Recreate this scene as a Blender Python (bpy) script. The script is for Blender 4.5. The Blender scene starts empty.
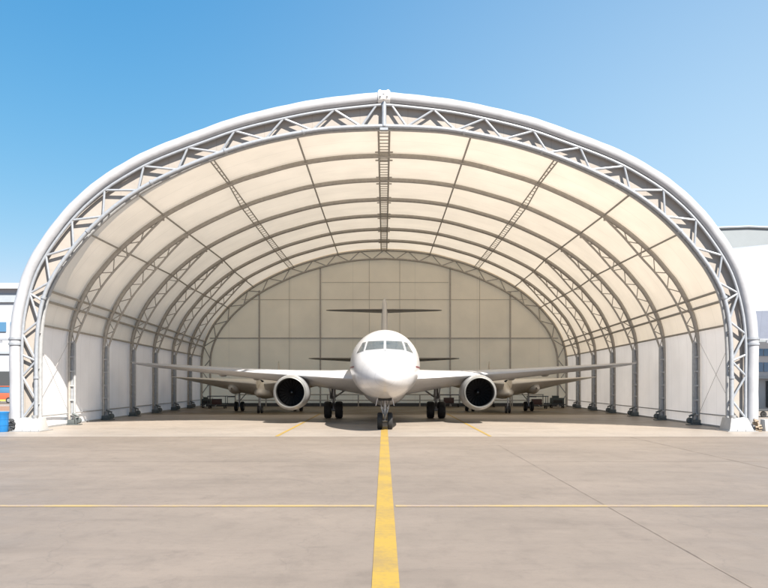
import bpy, bmesh, math, random
from mathutils import Vector, Matrix
from mathutils.bvhtree import BVHTree
random.seed(7)
R = math.radians
SC = bpy.context.scene

# ------------------------------------------------------------------ camera
FPX = 870.0            # focal length in pixels of the 768 px wide photo
CAMH = 2.5
cam_d = bpy.data.cameras.new('camera'); cam = bpy.data.objects.new('camera', cam_d)
SC.collection.objects.link(cam); SC.camera = cam
cam.location = (0, 0, CAMH); cam.rotation_euler = (R(90), 0, 0)
cam_d.sensor_width = 36; cam_d.lens = 36 * FPX / 768
cam_d.shift_y = 87 / 768; cam_d.shift_x = 0.0
cam_d.clip_start = 0.1; cam_d.clip_end = 6000

# ------------------------------------------------------------------ world, sun, exposure
SKYGAIN = 0.52
SUN = Vector((5.4, -10.3, 12.6)).normalized()      # towards the sun
W = bpy.data.worlds.new('World'); SC.world = W; W.use_nodes = True
nt = W.node_tree; nt.nodes.clear()
sky = nt.nodes.new('ShaderNodeTexSky'); sky.sky_type = 'NISHITA'; sky.sun_disc = False
sky.sun_elevation = math.asin(SUN.z); sky.sun_rotation = math.atan2(SUN.x, SUN.y)
sky.air_density = 1.0; sky.dust_density = 0.0; sky.ozone_density = 6.0; sky.altitude = 0
bg = nt.nodes.new('ShaderNodeBackground'); bg.inputs[1].default_value = 0.10
wo = nt.nodes.new('ShaderNodeOutputWorld')
# the sky model's own colours, graded channel by channel towards the photo's cyan-blue daylight
sep = nt.nodes.new('ShaderNodeSeparateColor'); com = nt.nodes.new('ShaderNodeCombineColor')
nt.links.new(sky.outputs[0], sep.inputs[0])
for i, (g, a) in enumerate(((1.51, .583), (.686, 1.737), (.379, 3.37))):
    pw = nt.nodes.new('ShaderNodeMath'); pw.operation = 'POWER'; pw.inputs[1].default_value = g
    ml = nt.nodes.new('ShaderNodeMath'); ml.operation = 'MULTIPLY'; ml.inputs[1].default_value = a * SKYGAIN
    nt.links.new(sep.outputs[i], pw.inputs[0]); nt.links.new(pw.outputs[0], ml.inputs[0]); nt.links.new(ml.outputs[0], com.inputs[i])
# paler, hazier air on the sun's side of the sky (to the right)
geo = nt.nodes.new('ShaderNodeTexCoord'); sx_ = nt.nodes.new('ShaderNodeSeparateXYZ'); nt.links.new(geo.outputs['Generated'], sx_.inputs[0])
mr_ = nt.nodes.new('ShaderNodeMapRange'); mr_.interpolation_type = 'SMOOTHSTEP'
mr_.inputs[1].default_value = -.32; mr_.inputs[2].default_value = .56; mr_.inputs[3].default_value = .07; mr_.inputs[4].default_value = 1.0
nt.links.new(sx_.outputs[0], mr_.inputs[0])
mxw = nt.nodes.new('ShaderNodeMix'); mxw.data_type = 'RGBA'; 
hz = nt.nodes.new('ShaderNodeMapRange'); hz.inputs[1].default_value = .05; hz.inputs[2].default_value = .50; hz.inputs[3].default_value = .80; hz.inputs[4].default_value = .30
nt.links.new(sx_.outputs[2], hz.inputs[0])
mm_ = nt.nodes.new('ShaderNodeMath'); mm_.operation = 'MULTIPLY'; nt.links.new(mr_.outputs[0], mm_.inputs[0]); nt.links.new(hz.outputs[0], mm_.inputs[1])
nt.links.new(mm_.outputs[0], mxw.inputs[0]); nt.links.new(com.outputs[0], mxw.inputs[6])
mxw.inputs[7].default_value = (3.3, 4.0, 4.6, 1)
nt.links.new(mxw.outputs[2], bg.inputs[0]); nt.links.new(bg.outputs[0], wo.inputs[0])
sd = bpy.data.lights.new('sun', 'SUN'); sd.energy = 5.0; sd.angle = R(0.5); sd.color = (1.0, 0.92, 0.82)
so = bpy.data.objects.new('sun', sd); SC.collection.objects.link(so)
so.rotation_euler = SUN.to_track_quat('Z', 'Y').to_euler(); so.location = (30, -40, 60)
SC.view_settings.view_transform = 'Standard'; SC.view_settings.look = 'None'
SC.view_settings.gamma = 1; SC.view_settings.exposure = 1.28
SC.view_settings.use_curve_mapping = False
try:
    SC.cycles.max_bounces = 10; SC.cycles.diffuse_bounces = 6; SC.cycles.transmission_bounces = 8
    SC.cycles.caustics_reflective = False
except Exception: pass

# ------------------------------------------------------------------ mesh helpers
class MB:
    def __init__(s): s.v = []; s.f = []
    def add(s, vs, fs):
        b = len(s.v); s.v += [tuple(v) for v in vs]; s.f += [tuple(i + b for i in f) for f in fs]
        return s
    def box(s, x0, x1, y0, y1, z0, z1):
        vs = [(x, y, z) for z in (z0, z1) for y in (y0, y1) for x in (x0, x1)]
        return s.add(vs, [(0,1,3,2),(4,6,7,5),(0,4,5,1),(2,3,7,6),(0,2,6,4),(1,5,7,3)])
    def quad(s, a, b, c, d): return s.add([a, b, c, d], [(0,1,2,3)])
    def tube(s, pts, r, n=8, closed=False, cap=True):
        pts = [Vector(p) for p in pts]; m = len(pts); vs = []
        rs = r if isinstance(r, (list, tuple)) else [r] * m
        t0 = None; u = None
        for i, p in enumerate(pts):
            if closed: t = (pts[(i+1) % m] - pts[i-1]).normalized()
            else: t = (pts[min(i+1, m-1)] - pts[max(i-1, 0)]).normalized()
            if u is None:
                a = Vector((0, 0, 1)) if abs(t.z) < .9 else Vector((0, 1, 0))
                u = t.cross(a).normalized()
            else:
                u = (u - t * u.dot(t)).normalized()
            w = t.cross(u)
            for k in range(n):
                an = 2 * math.pi * k / n
                vs.append(p + (u * math.cos(an) + w * math.sin(an)) * rs[i])
        fs = []
        for i in range(m if closed else m - 1):
            j = (i + 1) % m
            for k in range(n):
                k2 = (k + 1) % n
                fs.append((i*n+k, i*n+k2, j*n+k2, j*n+k))
        if cap and not closed:
            fs.append(tuple(range(n))); fs.append(tuple((m-1)*n + k for k in range(n)))
        return s.add(vs, fs)
    def cyl(s, a, b, r, n=20): return s.tube([a, b], r, n)
    def loft(s, rings, closed_ring=True, cap=True):
        n = len(rings[0]); vs = [p for rg in rings for p in rg]; fs = []
        for i in range(len(rings) - 1):
            for k in range(n if closed_ring else n - 1):
                k2 = (k + 1) % n
                fs.append((i*n+k, i*n+k2, (i+1)*n+k2, (i+1)*n+k))
        if cap and closed_ring:
            fs.append(tuple(range(n))); fs.append(tuple((len(rings)-1)*n + k for k in range(n)))
        return s.add(vs, fs)
    def lathe(s, prof, c, axis='y', n=40, cap=False):
        # prof: list of (along, radius)
        rings = []
        for a, r in prof:
            rg = []
            for k in range(n):
                an = 2*math.pi*k/n; p, q = r*math.cos(an), r*math.sin(an)
                if axis == 'y': rg.append((c[0]+p, c[1]+a, c[2]+q))
                elif axis == 'z': rg.append((c[0]+p, c[1]+q, c[2]+a))
                else: rg.append((c[0]+a, c[1]+p, c[2]+q))
            rings.append(rg)
        return s.loft(rings, True, cap)
    def build(s, name, mat, parent=None, smooth=True, bevel=0, ang=40):
        me = bpy.data.meshes.new(name)
        bm = bmesh.new()
        vs = [bm.verts.new(v) for v in s.v]
        for f in s.f:
            try: bm.faces.new([vs[i] for i in f])
            except ValueError: pass
        bmesh.ops.recalc_face_normals(bm, faces=bm.faces)
        if bevel:
            es = [e for e in bm.edges if len(e.link_faces) == 2 and e.calc_face_angle(0) > R(40)]
            bmesh.ops.bevel(bm, geom=es, offset=bevel, segments=2, profile=.6, affect='EDGES', clamp_overlap=True)
        bm.to_mesh(me); bm.free()
        if smooth:
            for p in me.polygons: p.use_smooth = True
            me.set_sharp_from_angle(angle=R(ang))
        me.materials.append(mat)
        o = bpy.data.objects.new(name, me); SC.collection.objects.link(o)
        if parent: o.parent = parent
        return o
def empty(name, loc=(0, 0, 0)):
    o = bpy.data.objects.new(name, None); SC.collection.objects.link(o); o.location = loc
    o.empty_display_size = .2
    return o
def tag(o, label=None, cat=None, group=None, kind=None):
    if label: o['label'] = label
    if cat: o['category'] = cat
    if group: o['group'] = group
    if kind: o['kind'] = kind
    return o
def rebase(root, loc):
    """put the empty at the thing's base while its parts stay where they were built"""
    root.location = loc
    for c in root.children: c.matrix_parent_inverse = Matrix.Translation(-Vector(loc))
def copy_tree(o, parent=None):
    c = o.copy(); SC.collection.objects.link(c)
    if parent: c.parent = parent; c.matrix_parent_inverse = o.matrix_parent_inverse.copy()
    for ch in o.children: copy_tree(ch, c)
    return c

# ------------------------------------------------------------------ materials
def mat(name, col, rough=.5, metal=0, var=0, vscale=3, bump=0, bscale=40, spec=.5, coat=0, col2=None, trans=0, tcol=None, bdist=.01):
    m = bpy.data.materials.new(name); m.use_nodes = True
    t = m.node_tree; N = t.nodes; L = t.links
    p = N['Principled BSDF']
    p.inputs['Base Color'].default_value = (*col, 1); p.inputs['Roughness'].default_value = rough
    p.inputs['Metallic'].default_value = metal
    p.inputs['Specular IOR Level'].default_value = spec
    p.inputs['Coat Weight'].default_value = coat
    tc = N.new('ShaderNodeTexCoord')
    if var or col2:
        no = N.new('ShaderNodeTexNoise'); no.inputs['Scale'].default_value = vscale
        no.inputs['Detail'].default_value = 6; no.inputs['Roughness'].default_value = .6
        L.new(tc.outputs['Object'], no.inputs['Vector'])
        r = N.new('ShaderNodeValToRGB'); r.color_ramp.elements[0].position = .32; r.color_ramp.elements[1].position = .68
        c2 = col2 or tuple(max(0, c * (1 - var)) for c in col)
        r.color_ramp.elements[0].color = (*c2, 1); r.color_ramp.elements[1].color = (*col, 1)
        L.new(no.outputs['Fac'], r.inputs['Fac']); L.new(r.outputs[0], p.inputs['Base Color'])
        colout = r.outputs[0]
    if bump:
        nb = N.new('ShaderNodeTexNoise'); nb.inputs['Scale'].default_value = bscale; nb.inputs['Detail'].default_value = 4
        L.new(tc.outputs['Object'], nb.inputs['Vector'])
        b = N.new('ShaderNodeBump'); b.inputs['Strength'].default_value = bump; b.inputs['Distance'].default_value = bdist
        L.new(nb.outputs['Fac'], b.inputs['Height']); L.new(b.outputs[0], p.inputs['Normal'])
    if trans:
        tr = N.new('ShaderNodeBsdfTranslucent'); tr.inputs[0].default_value = (*(tcol or col), 1)
        mx = N.new('ShaderNodeMixShader'); mx.inputs[0].default_value = trans
        L.new(p.outputs[0], mx.inputs[1]); L.new(tr.outputs[0], mx.inputs[2])
        if bump: L.new(b.outputs[0], tr.inputs['Normal'])
        L.new(mx.outputs[0], N['Material Output'].inputs['Surface'])
    return m

def concrete(name, ca, cb, stain, joint=None, seed=0., rough=.6, streak=True):
    m = bpy.data.materials.new(name); m.use_nodes = True
    t = m.node_tree; N = t.nodes; L = t.links; p = N['Principled BSDF']
    tc = N.new('ShaderNodeTexCoord')
    mp = N.new('ShaderNodeMapping'); mp.inputs['Location'].default_value = (seed, seed*2, 0); L.new(tc.outputs['Object'], mp.inputs[0])
    def noise(sc, det=6, vec=None, ro=.6):
        n = N.new('ShaderNodeTexNoise'); n.inputs['Scale'].default_value = sc; n.inputs['Detail'].default_value = det
        n.inputs['Roughness'].default_value = ro
        L.new(vec or mp.outputs[0], n.inputs['Vector']); return n.outputs['Fac']
    def ramp(f, a, b, c0=0, c1=1):
        r = N.new('ShaderNodeMapRange'); r.inputs[1].default_value = a; r.inputs[2].default_value = b
        r.inputs[3].default_value = c0; r.inputs[4].default_value = c1; r.clamp = True
        L.new(f, r.inputs[0]); return r.outputs[0]
    def mix(f, A, B, mode='MIX'):
        x = N.new('ShaderNodeMix'); x.data_type = 'RGBA'; x.blend_type = mode
        if isinstance(f, (int, float)): x.inputs[0].default_value = f
        else: L.new(f, x.inputs[0])
        for i, q in ((6, A), (7, B)):
            if isinstance(q, tuple): x.inputs[i].default_value = (*q, 1)
            else: L.new(q, x.inputs[i])
        return x.outputs[2]
    base = mix(ramp(noise(.18, 8), .36, .64), ca, cb)
    # long soft streaks running roughly across the view, as tyre and water marks do
    m2 = N.new('ShaderNodeMapping'); m2.inputs['Scale'].default_value = (.16, .9, 1); m2.inputs['Rotation'].default_value = (0, 0, R(9))
    L.new(mp.outputs[0], m2.inputs[0])
    s1 = noise(1.0, 8, m2.outputs[0], .65)
    base = mix(ramp(s1, .52, .78, 0, .42 if streak else .2), base, stain)
    s2 = noise(.07, 4); base = mix(ramp(s2, .42, .66, 0, .28), base, stain)
    m4 = N.new('ShaderNodeMapping'); m4.inputs['Scale'].default_value = (.35, 2.6, 1); m4.inputs['Rotation'].default_value = (0, 0, R(-7)); L.new(mp.outputs[0], m4.inputs[0])
    base = mix(ramp(noise(1.0, 7, m4.outputs[0], .7), .60, .78, 0, .28), base, stain)
    base = mix(ramp(noise(1.1, 9, None, .72), .50, .74, 0, .30), base, stain)
    m5 = N.new('ShaderNodeMapping'); m5.inputs['Scale'].default_value = (1.5, .55, 1); m5.inputs['Rotation'].default_value = (0, 0, R(38)); L.new(mp.outputs[0], m5.inputs[0])
    base = mix(ramp(noise(1.6, 9, m5.outputs[0], .72), .52, .72, 0, .34), base, stain)      # scuffs and drag marks
    base = mix(ramp(noise(5.5, 7, None, .75), .52, .74, 0, .30), base, stain)
    base = mix(ramp(noise(3.2, 7, None, .75), .58, .8, 0, .45), base, tuple(min(1, c*1.3) for c in ca))
    # small dark blots
    m3 = N.new('ShaderNodeMapping'); m3.inputs['Scale'].default_value = (.5, 1.6, 1); L.new(mp.outputs[0], m3.inputs[0])
    bl = noise(1.5, 5, m3.outputs[0])
    base = mix(ramp(bl, .66, .74, 0, .35), base, stain)
    lt = noise(.6, 6); base = mix(ramp(lt, .56, .78, 0, .35), base, tuple(min(1, c*1.25) for c in ca))
    fine = noise(38, 3); base = mix(ramp(fine, .3, .7, 0, .12), base, (.08, .075, .07))
    sp = noise(160, 2); base = mix(ramp(sp, .6, .75, 0, .25), base, tuple(c*.45 for c in ca))
    # hairline cracks
    vo = N.new('ShaderNodeTexVoronoi'); vo.feature = 'DISTANCE_TO_EDGE'; vo.inputs['Scale'].default_value = .14
    wn = N.new('ShaderNodeTexNoise'); wn.inputs['Scale'].default_value = .8; wn.inputs['Detail'].default_value = 6; L.new(mp.outputs[0], wn.inputs['Vector'])
    wm = N.new('ShaderNodeVectorMath'); wm.operation = 'MULTIPLY_ADD'; wm.inputs[1].default_value = (1.6, 1.6, 0)
    L.new(wn.outputs['Color'], wm.inputs[0]); L.new(mp.outputs[0], wm.inputs[2]); L.new(wm.outputs[0], vo.inputs['Vector'])
    base = mix(ramp(vo.outputs['Distance'], 0, .0022, .22, 0), base, (.06, .055, .05))
    L.new(base, p.inputs['Base Color'])
    L.new(ramp(noise(.5, 5), .3, .7, rough-.08, rough+.12), p.inputs['Roughness'])
    b = N.new('ShaderNodeBump'); b.inputs['Strength'].default_value = .35; b.inputs['Distance'].default_value = .006
    L.new(noise(60, 5), b.inputs['Height']); L.new(b.outputs[0], p.inputs['Normal'])
    return m

def skin(name, col):
    m = bpy.data.materials.new(name); m.use_nodes = True
    t = m.node_tree; N = t.nodes; L = t.links; p = N['Principled BSDF']
    tc = N.new('ShaderNodeTexCoord'); sx = N.new('ShaderNodeSeparateXYZ'); L.new(tc.outputs['Object'], sx.inputs[0])
    def M_(op, a, b=0):
        x = N.new('ShaderNodeMath'); x.operation = op
        for i, q in enumerate((a, b)):
            if isinstance(q, (int, float)): x.inputs[i].default_value = q
            else: L.new(q, x.inputs[i])
        return x.outputs[0]
    yy = M_('SUBTRACT', sx.outputs[1], 42.42)
    l1 = M_('LESS_THAN', M_('ABSOLUTE', M_('SUBTRACT', M_('FRACT', M_('DIVIDE', yy, 1.31)), .5)), .006)   # frame joints
    l0 = M_('LESS_THAN', M_('ABSOLUTE', yy), .008)                                                          # radome joint
    l2 = M_('LESS_THAN', M_('ABSOLUTE', M_('SUBTRACT', M_('FRACT', M_('DIVIDE', sx.outputs[2], .86)), .5)), .006)
    l2 = M_('MULTIPLY', l2, M_('GREATER_THAN', yy, 0))
    ln = M_('MAXIMUM', M_('MAXIMUM', l1, l0), l2)
    n = N.new('ShaderNodeTexNoise'); n.inputs['Scale'].default_value = 1.4; n.inputs['Detail'].default_value = 7; L.new(tc.outputs['Object'], n.inputs['Vector'])
    mr = N.new('ShaderNodeMapRange'); mr.inputs[1].default_value = .35; mr.inputs[2].default_value = .7; mr.inputs[3].default_value = .93; mr.inputs[4].default_value = 1; L.new(n.outputs[0], mr.inputs[0])
    k = M_('MULTIPLY', mr.outputs[0], M_('SUBTRACT', 1, M_('MULTIPLY', ln, .28)))
    v = N.new('ShaderNodeVectorMath'); v.operation = 'SCALE'; v.inputs[0].default_value = col; L.new(k, v.inputs['Scale'])
    L.new(v.outputs[0], p.inputs['Base Color']); p.inputs['Roughness'].default_value = .3; p.inputs['Coat Weight'].default_value = .35
    p.inputs['Coat Roughness'].default_value = .1
    return m

def paint_yellow(name, col):
    m = bpy.data.materials.new(name); m.use_nodes = True
    t = m.node_tree; N = t.nodes; L = t.links; p = N['Principled BSDF']
    tc = N.new('ShaderNodeTexCoord'); n = N.new('ShaderNodeTexNoise'); n.inputs['Scale'].default_value = 9; n.inputs['Detail'].default_value = 8
    n.inputs['Roughness'].default_value = .7
    L.new(tc.outputs['Object'], n.inputs['Vector'])
    n2 = N.new('ShaderNodeTexNoise'); n2.inputs['Scale'].default_value = .7; n2.inputs['Detail'].default_value = 5; L.new(tc.outputs['Object'], n2.inputs['Vector'])
    a = N.new('ShaderNodeMath'); a.operation = 'MULTIPLY'; L.new(n.outputs[0], a.inputs[0]); L.new(n2.outputs[0], a.inputs[1])
    r = N.new('ShaderNodeValToRGB'); e = r.color_ramp.elements
    e[0].position = .14; e[0].color = (col[0]*.70, col[1]*.74, col[2]*1.7, 1); e[1].position = .3; e[1].color = (*col, 1)
    L.new(a.outputs[0], r.inputs[0]); L.new(r.outputs[0], p.inputs['Base Color']); p.inputs['Roughness'].default_value = .6
    return m

def fabric(name, col, trans, seam=2.0, axis=1, tcol=None, rough=.55):
    """PVC membrane: white/cream coated cloth that lets some sun through, with welded seams and soft wrinkles"""
    m = bpy.data.materials.new(name); m.use_nodes = True
    t = m.node_tree; N = t.nodes; L = t.links; p = N['Principled BSDF']
    tc = N.new('ShaderNodeTexCoord'); sx = N.new('ShaderNodeSeparateXYZ'); L.new(tc.outputs['Object'], sx.inputs[0])
    def math_(op, a, b=None):
        x = N.new('ShaderNodeMath'); x.operation = op
        for i, q in enumerate((a, b)):
            if q is None: continue
            if isinstance(q, (int, float)): x.inputs[i].default_value = q
            else: L.new(q, x.inputs[i])
        return x.outputs[0]
    f = math_('FRACT', math_('DIVIDE', sx.outputs[axis], seam))
    d = math_('ABSOLUTE', math_('SUBTRACT', f, .5))
    line = N.new('ShaderNodeMapRange'); line.inputs[1].default_value = .0; line.inputs[2].default_value = .022 / seam * 1.2
    line.inputs[3].default_value = 1; line.inputs[4].default_value = 0; L.new(d, line.inputs[0])
    no = N.new('ShaderNodeTexNoise'); no.inputs['Scale'].default_value = .45; no.inputs['Detail'].default_value = 5; L.new(tc.outputs['Object'], no.inputs['Vector'])
    mr = N.new('ShaderNodeMapRange'); mr.inputs[1].default_value = .3; mr.inputs[2].default_value = .7; mr.inputs[3].default_value = .90; mr.inputs[4].default_value = 1.0
    L.new(no.outputs[0], mr.inputs[0])
    k = math_('MULTIPLY', mr.outputs[0], math_('SUBTRACT', 1, math_('MULTIPLY', line.outputs[0], .20)))
    def tint(c):
        v = N.new('ShaderNodeVectorMath'); v.operation = 'SCALE'; v.inputs[0].default_value = c; L.new(k, v.inputs['Scale']); return v.outputs[0]
    L.new(tint(col), p.inputs['Base Color']); p.inputs['Roughness'].default_value = rough; p.inputs['Specular IOR Level'].default_value = .3
    nb = N.new('ShaderNodeTexNoise'); nb.inputs['Scale'].default_value = .9; nb.inputs['Detail'].default_value = 3; L.new(tc.outputs['Object'], nb.inputs['Vector'])
    b = N.new('ShaderNodeBump'); b.inputs['Strength'].default_value = .5; b.inputs['Distance'].default_value = .08; L.new(nb.outputs[0], b.inputs['Height'])
    L.new(b.outputs[0], p.inputs['Normal'])
    tr = N.new('ShaderNodeBsdfTranslucent'); L.new(tint(tcol or col), tr.inputs[0])
    mx = N.new('ShaderNodeMixShader'); mx.inputs[0].default_value = trans
    L.new(p.outputs[0], mx.inputs[1]); L.new(tr.outputs[0], mx.inputs[2]); L.new(mx.outputs[0], N['Material Output'].inputs['Surface'])
    return m

M = {}
M['apron'] = concrete('apron concrete', (.228, .186, .150), (.19, .156, .126), (.112, .09, .073))
M['inner'] = concrete('brown floor darkened as shade', (.165, .128, .078), (.14, .106, .062), (.085, .066, .04), seed=31, rough=.45)  # brown rear floor, its colour also darkened to stand in for shade
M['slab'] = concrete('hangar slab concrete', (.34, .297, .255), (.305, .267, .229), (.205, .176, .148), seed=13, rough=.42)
M['joint'] = mat('joint sealant', (.24, .195, .155), .8, col2=(.10, .08, .065), vscale=.9)
M['yellow'] = paint_yellow('yellow marking paint', (.355, .232, .036))
M['pale_yellow'] = paint_yellow('faded yellow marking paint', (.35, .26, .11))
M['roof'] = fabric('cream roof membrane', (.95, .915, .85), .24, 2.0, 1, (.95, .83, .67))
M['wall'] = fabric('white wall membrane', (.95, .95, .96), .22, 1.5, 1, (.92, .89, .87))
M['rear'] = fabric('beige rear wall membrane', (.96, .83, .62), .45, 6.1, 0, (.98, .84, .60))
M['fascia'] = fabric('taupe fascia fabric', (.40, .368, .335), .06, 2.4, 0)
M['tube'] = mat('white coated tube', (.42, .43, .455), .42, var=.16, vscale=1.2, bump=.25, bscale=2.5, bdist=.05)
M['galv'] = mat('pale galvanised steel', (.37, .395, .43), .38, metal=.25, var=.18, vscale=6)
M['rib'] = mat('weathered grey steel', (.39, .37, .34), .5, metal=.25, var=.2, vscale=5)
M['rib_cool'] = mat('grey column steel', (.40, .41, .42), .5, metal=.2, var=.2, vscale=5)
M['dark'] = mat('dark machinery steel', (.07, .075, .08), .5, metal=.3, var=.3, vscale=12)
M['anchor'] = mat('grey anchor casting', (.13, .15, .155), .5, metal=.3, var=.4, vscale=14)
M['seam'] = mat('fabric seam tape', (.46, .41, .34), .6)
M['white'] = mat('white paint', (.80, .80, .79), .35, var=.05, vscale=2, coat=.2)
M['block'] = mat('white painted concrete block', (.48, .475, .46), .7, var=.12, vscale=5, bump=.3, bscale=30)
M['fuse'] = mat('aircraft white gloss', (.56, .56, .57), .28, var=.03, vscale=.8, coat=.35)
M['skin'] = skin('aircraft skin with panel joints', (.55, .55, .56))
M['wing'] = mat('aircraft wing grey', (.45, .46, .48), .32, var=.08, vscale=1.2, coat=.2)
M['tail'] = mat('dark grey tail paint', (.16, .155, .145), .4, var=.12, vscale=2)
M['nac'] = mat('nacelle light grey', (.30, .31, .32), .3, var=.06, vscale=2, coat=.3)
M['lip'] = mat('polished intake lip', (.28, .29, .29), .38, metal=.6)
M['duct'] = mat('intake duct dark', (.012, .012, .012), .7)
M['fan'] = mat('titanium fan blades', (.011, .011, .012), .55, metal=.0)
M['tyre'] = mat('tyre rubber', (.02, .02, .021), .75, var=.2, vscale=20, bump=.2, bscale=60)
M['strut'] = mat('landing gear steel', (.42, .43, .44), .35, metal=.5, var=.25, vscale=14)
M['glass'] = mat('cockpit glass', (.05, .07, .085), .08, spec=.8, coat=.5)
M['gasket'] = mat('window frame gasket', (.25, .26, .27), .5)
M['maroon'] = mat('maroon stripe paint', (.16, .035, .045), .4)
M['cream'] = mat('cream aircraft paint', (.72, .68, .61), .4, var=.1, vscale=1, coat=.15)
M['blue'] = mat('blue plastic', (.01, .16, .42), .4, var=.12, vscale=4)
M['brass'] = mat('brown valve metal', (.22, .17, .12), .5, metal=.3, var=.3, vscale=20)
M['bwall'] = mat('pale grey cladding', (.40, .43, .475), .6, var=.08, vscale=.4)
M['bwhite'] = mat('white cladding', (.52, .54, .57), .5, var=.06, vscale=.5)
M['bgrey'] = mat('blue grey cladding', (.24, .27, .29), .6, var=.08, vscale=.3)
M['bband'] = mat('grey eaves metal', (.33, .37, .41), .5, var=.1, vscale=1)
M['bwin'] = mat('building window glass', (.06, .17, .30), .12, spec=.8)
M['bdark'] = mat('dark door opening', (.05, .055, .06), .6)
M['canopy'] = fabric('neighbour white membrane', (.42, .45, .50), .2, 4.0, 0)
M['gable'] = fabric('neighbour gable membrane tinted as shade', (.27, .305, .39), .2, 4.0, 0)  # darker, bluer copy of the canopy cloth; shade put into the colour
M['orange'] = mat('orange red paint', (.42, .10, .05), .4, var=.1, vscale=3)
M['lime'] = mat('yellow green paint', (.45, .48, .10), .5)
M['brick'] = mat('brown paving', (.30, .17, .11), .8, var=.25, vscale=2)
M['cable'] = mat('bracing cable', (.45, .45, .45), .5, metal=.4)
M['redbox'] = mat('dull red cabinet paint', (.055, .022, .018), .5, var=.2, vscale=6)
M['teal'] = mat('teal grey cart paint', (.04, .055, .055), .5, var=.2, vscale=6)

# ------------------------------------------------------------------ ground
def sheet(name, x0, x1, y0, y1, z, m, lab=None):
    o = MB().quad((x0, y0, z), (x1, y0, z), (x1, y1, z), (x0, y1, z)).build(name, M[m], smooth=False)
    return tag(o, kind='structure')
sheet('ground', -2500, 2500, -300, 4500, 0, 'apron')
sheet('hangar_floor', -60, 60, 38.9, 92, .004, 'slab')
sheet('inner_floor', -17.9, 17.9, 64.5, 85.5, .008, 'inner')  # brown sheet whose dark tone carries part of the rear floor's shade
sheet('brick_paving', -62, -24, 73, 86, .009, 'brick')
# markings
sheet('centre_line_marking', .0-.17+.02, .17+.02, -2, 47.5, .010, 'yellow')
sheet('cross_line_marking', -80, -.19, 17.25, 17.50, .008, 'pale_yellow')
sheet('cross_line_marking', .23, 80, 17.25, 17.50, .008, 'pale_yellow')
sheet('parking_line_marking', -4.92, -4.76, 39.2, 66, .012, 'yellow')
sheet('parking_line_marking', 4.72, 4.86, 39.2, 66, .012, 'yellow')
sheet('expansion_joint', 4.435, 4.46, 3, 34.0, .0045, 'joint')
sheet('expansion_joint', 10.95, 10.985, 5, 38.9, .0045, 'joint')
sheet('expansion_joint', -60, 60, 38.84, 38.9, .0050, 'joint')
sheet('expansion_joint', 4.47, 60, 27.0, 27.02, .0045, 'joint')
sheet('expansion_joint', -60, -.2, 27.0, 27.02, .0045, 'joint')
sheet('expansion_joint', -60, 60, 45.6, 45.63, .0090, 'joint')

# ------------------------------------------------------------------ arch profiles (x, z), half, foot to crown
OUT = [(18.7,0),(18.7,2.4),(18.7,4.65),(18.45,6.5),(17.75,8.55),(16.2,10.8),(14.6,12.35),(13.05,13.38),(11.55,14.15),(9.2,15.05),(7.15,15.75),(4.1,16.45),(2,16.75),(0.0,16.95)]
INN = [(17.35,0),(17.35,2.2),(17.33,4.2),(17.2,5.65),(16.92,6.85),(16.4,7.9),(15.85,8.7),(14.9,9.85),(13.45,11.2),(11.7,12.35),(9.2,13.5),(6.55,14.4),(3.6,15.0),(1.8,15.16),(0,15.22)]
RIB = [(17.9,0),(17.9,2.4),(17.88,4.6),(17.68,5.85),(17.3,6.9),(16.7,8.0),(16.2,8.65),(15.15,9.85),(13.5,11.25),(11.6,12.42),(8.8,13.7),(6.8,14.35),(4.66,14.9),(2.3,15.22),(0,15.33)]
HAU = [(17.6,4.6),(17.28,5.5),(16.75,6.7),(16.1,7.8),(15.4,8.7),(14.66,9.5),(13.6,10.72),(13.0,11.33),(12.62,11.72)]
def dense(pts, n):
    """Catmull-Rom, resampled to n+1 points evenly by arc length"""
    P = [Vector((p[0], p[1])) for p in pts]; q = []
    for i in range(len(P) - 1):
        p0 = P[max(i-1, 0)]; p1 = P[i]; p2 = P[i+1]; p3 = P[min(i+2, len(P)-1)]
        for k in range(24):
            t = k / 24
            q.append(.5*((2*p1) + (p2-p0)*t + (2*p0-5*p1+4*p2-p3)*t*t + (3*p1-p0-3*p2+p3)*t**3))
    q.append(P[-1])
    for _ in range(10):
        q = [q[0]] + [(q[i-1] + q[i]*2 + q[i+1])/4 for i in range(1, len(q)-1)] + [q[-1]]
    L = [0]
    for i in range(1, len(q)): L.append(L[-1] + (q[i]-q[i-1]).length)
    out = []; j = 0
    for k in range(n + 1):
        s = L[-1]*k/n
        while j < len(L) - 2 and L[j+1] < s: j += 1
        f = (s - L[j]) / max(1e-9, L[j+1]-L[j]); out.append(q[j].lerp(q[j+1], max(0, min(1, f))))
    return out
def at_s(d, s):
    s = max(0, min(1, s)) * (len(d) - 1); i = min(int(s), len(d) - 2); return d[i].lerp(d[i+1], s - i)
def full(d):       # left foot -> crown -> right foot
    return [Vector((-p.x, p.y)) for p in d] + [Vector((p.x, p.y)) for p in reversed(d[:-1])]
def offset(d, o):
    n = len(d); r = []
    for i, p in enumerate(d):
        t = (d[min(i+1, n-1)] - d[max(i-1, 0)]).normalized()
        nn = Vector((-t.y, t.x))     # on the left-to-right path this is outward
        r.append(p + nn*o)
    return r
OUTd, INNd, RIBd, HAUd = dense(OUT, 60), dense(INN, 60), dense(RIB, 60), dense(HAU, 24)
OUTf, INNf, RIBf = full(OUTd), full(INNd), full(RIBd)
def p3(p, y): return Vector((p.x, y, p.y))

Y0 = 43.5; BAY = 6.0; YB = Y0 + 7*BAY
hangar = empty('fabric_hangar', (0, Y0, 0))
tag(hangar, 'huge open-fronted arched fabric hangar with lattice truss front, standing over the parked airliner', 'hangar')
def hp(mb, name, m, parent=None, **k):
    o = mb.build(name, M[m], parent or hangar, **k)
    if parent is None: o.matrix_parent_inverse = Matrix.Translation((0, -Y0, 0))
    return o

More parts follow.
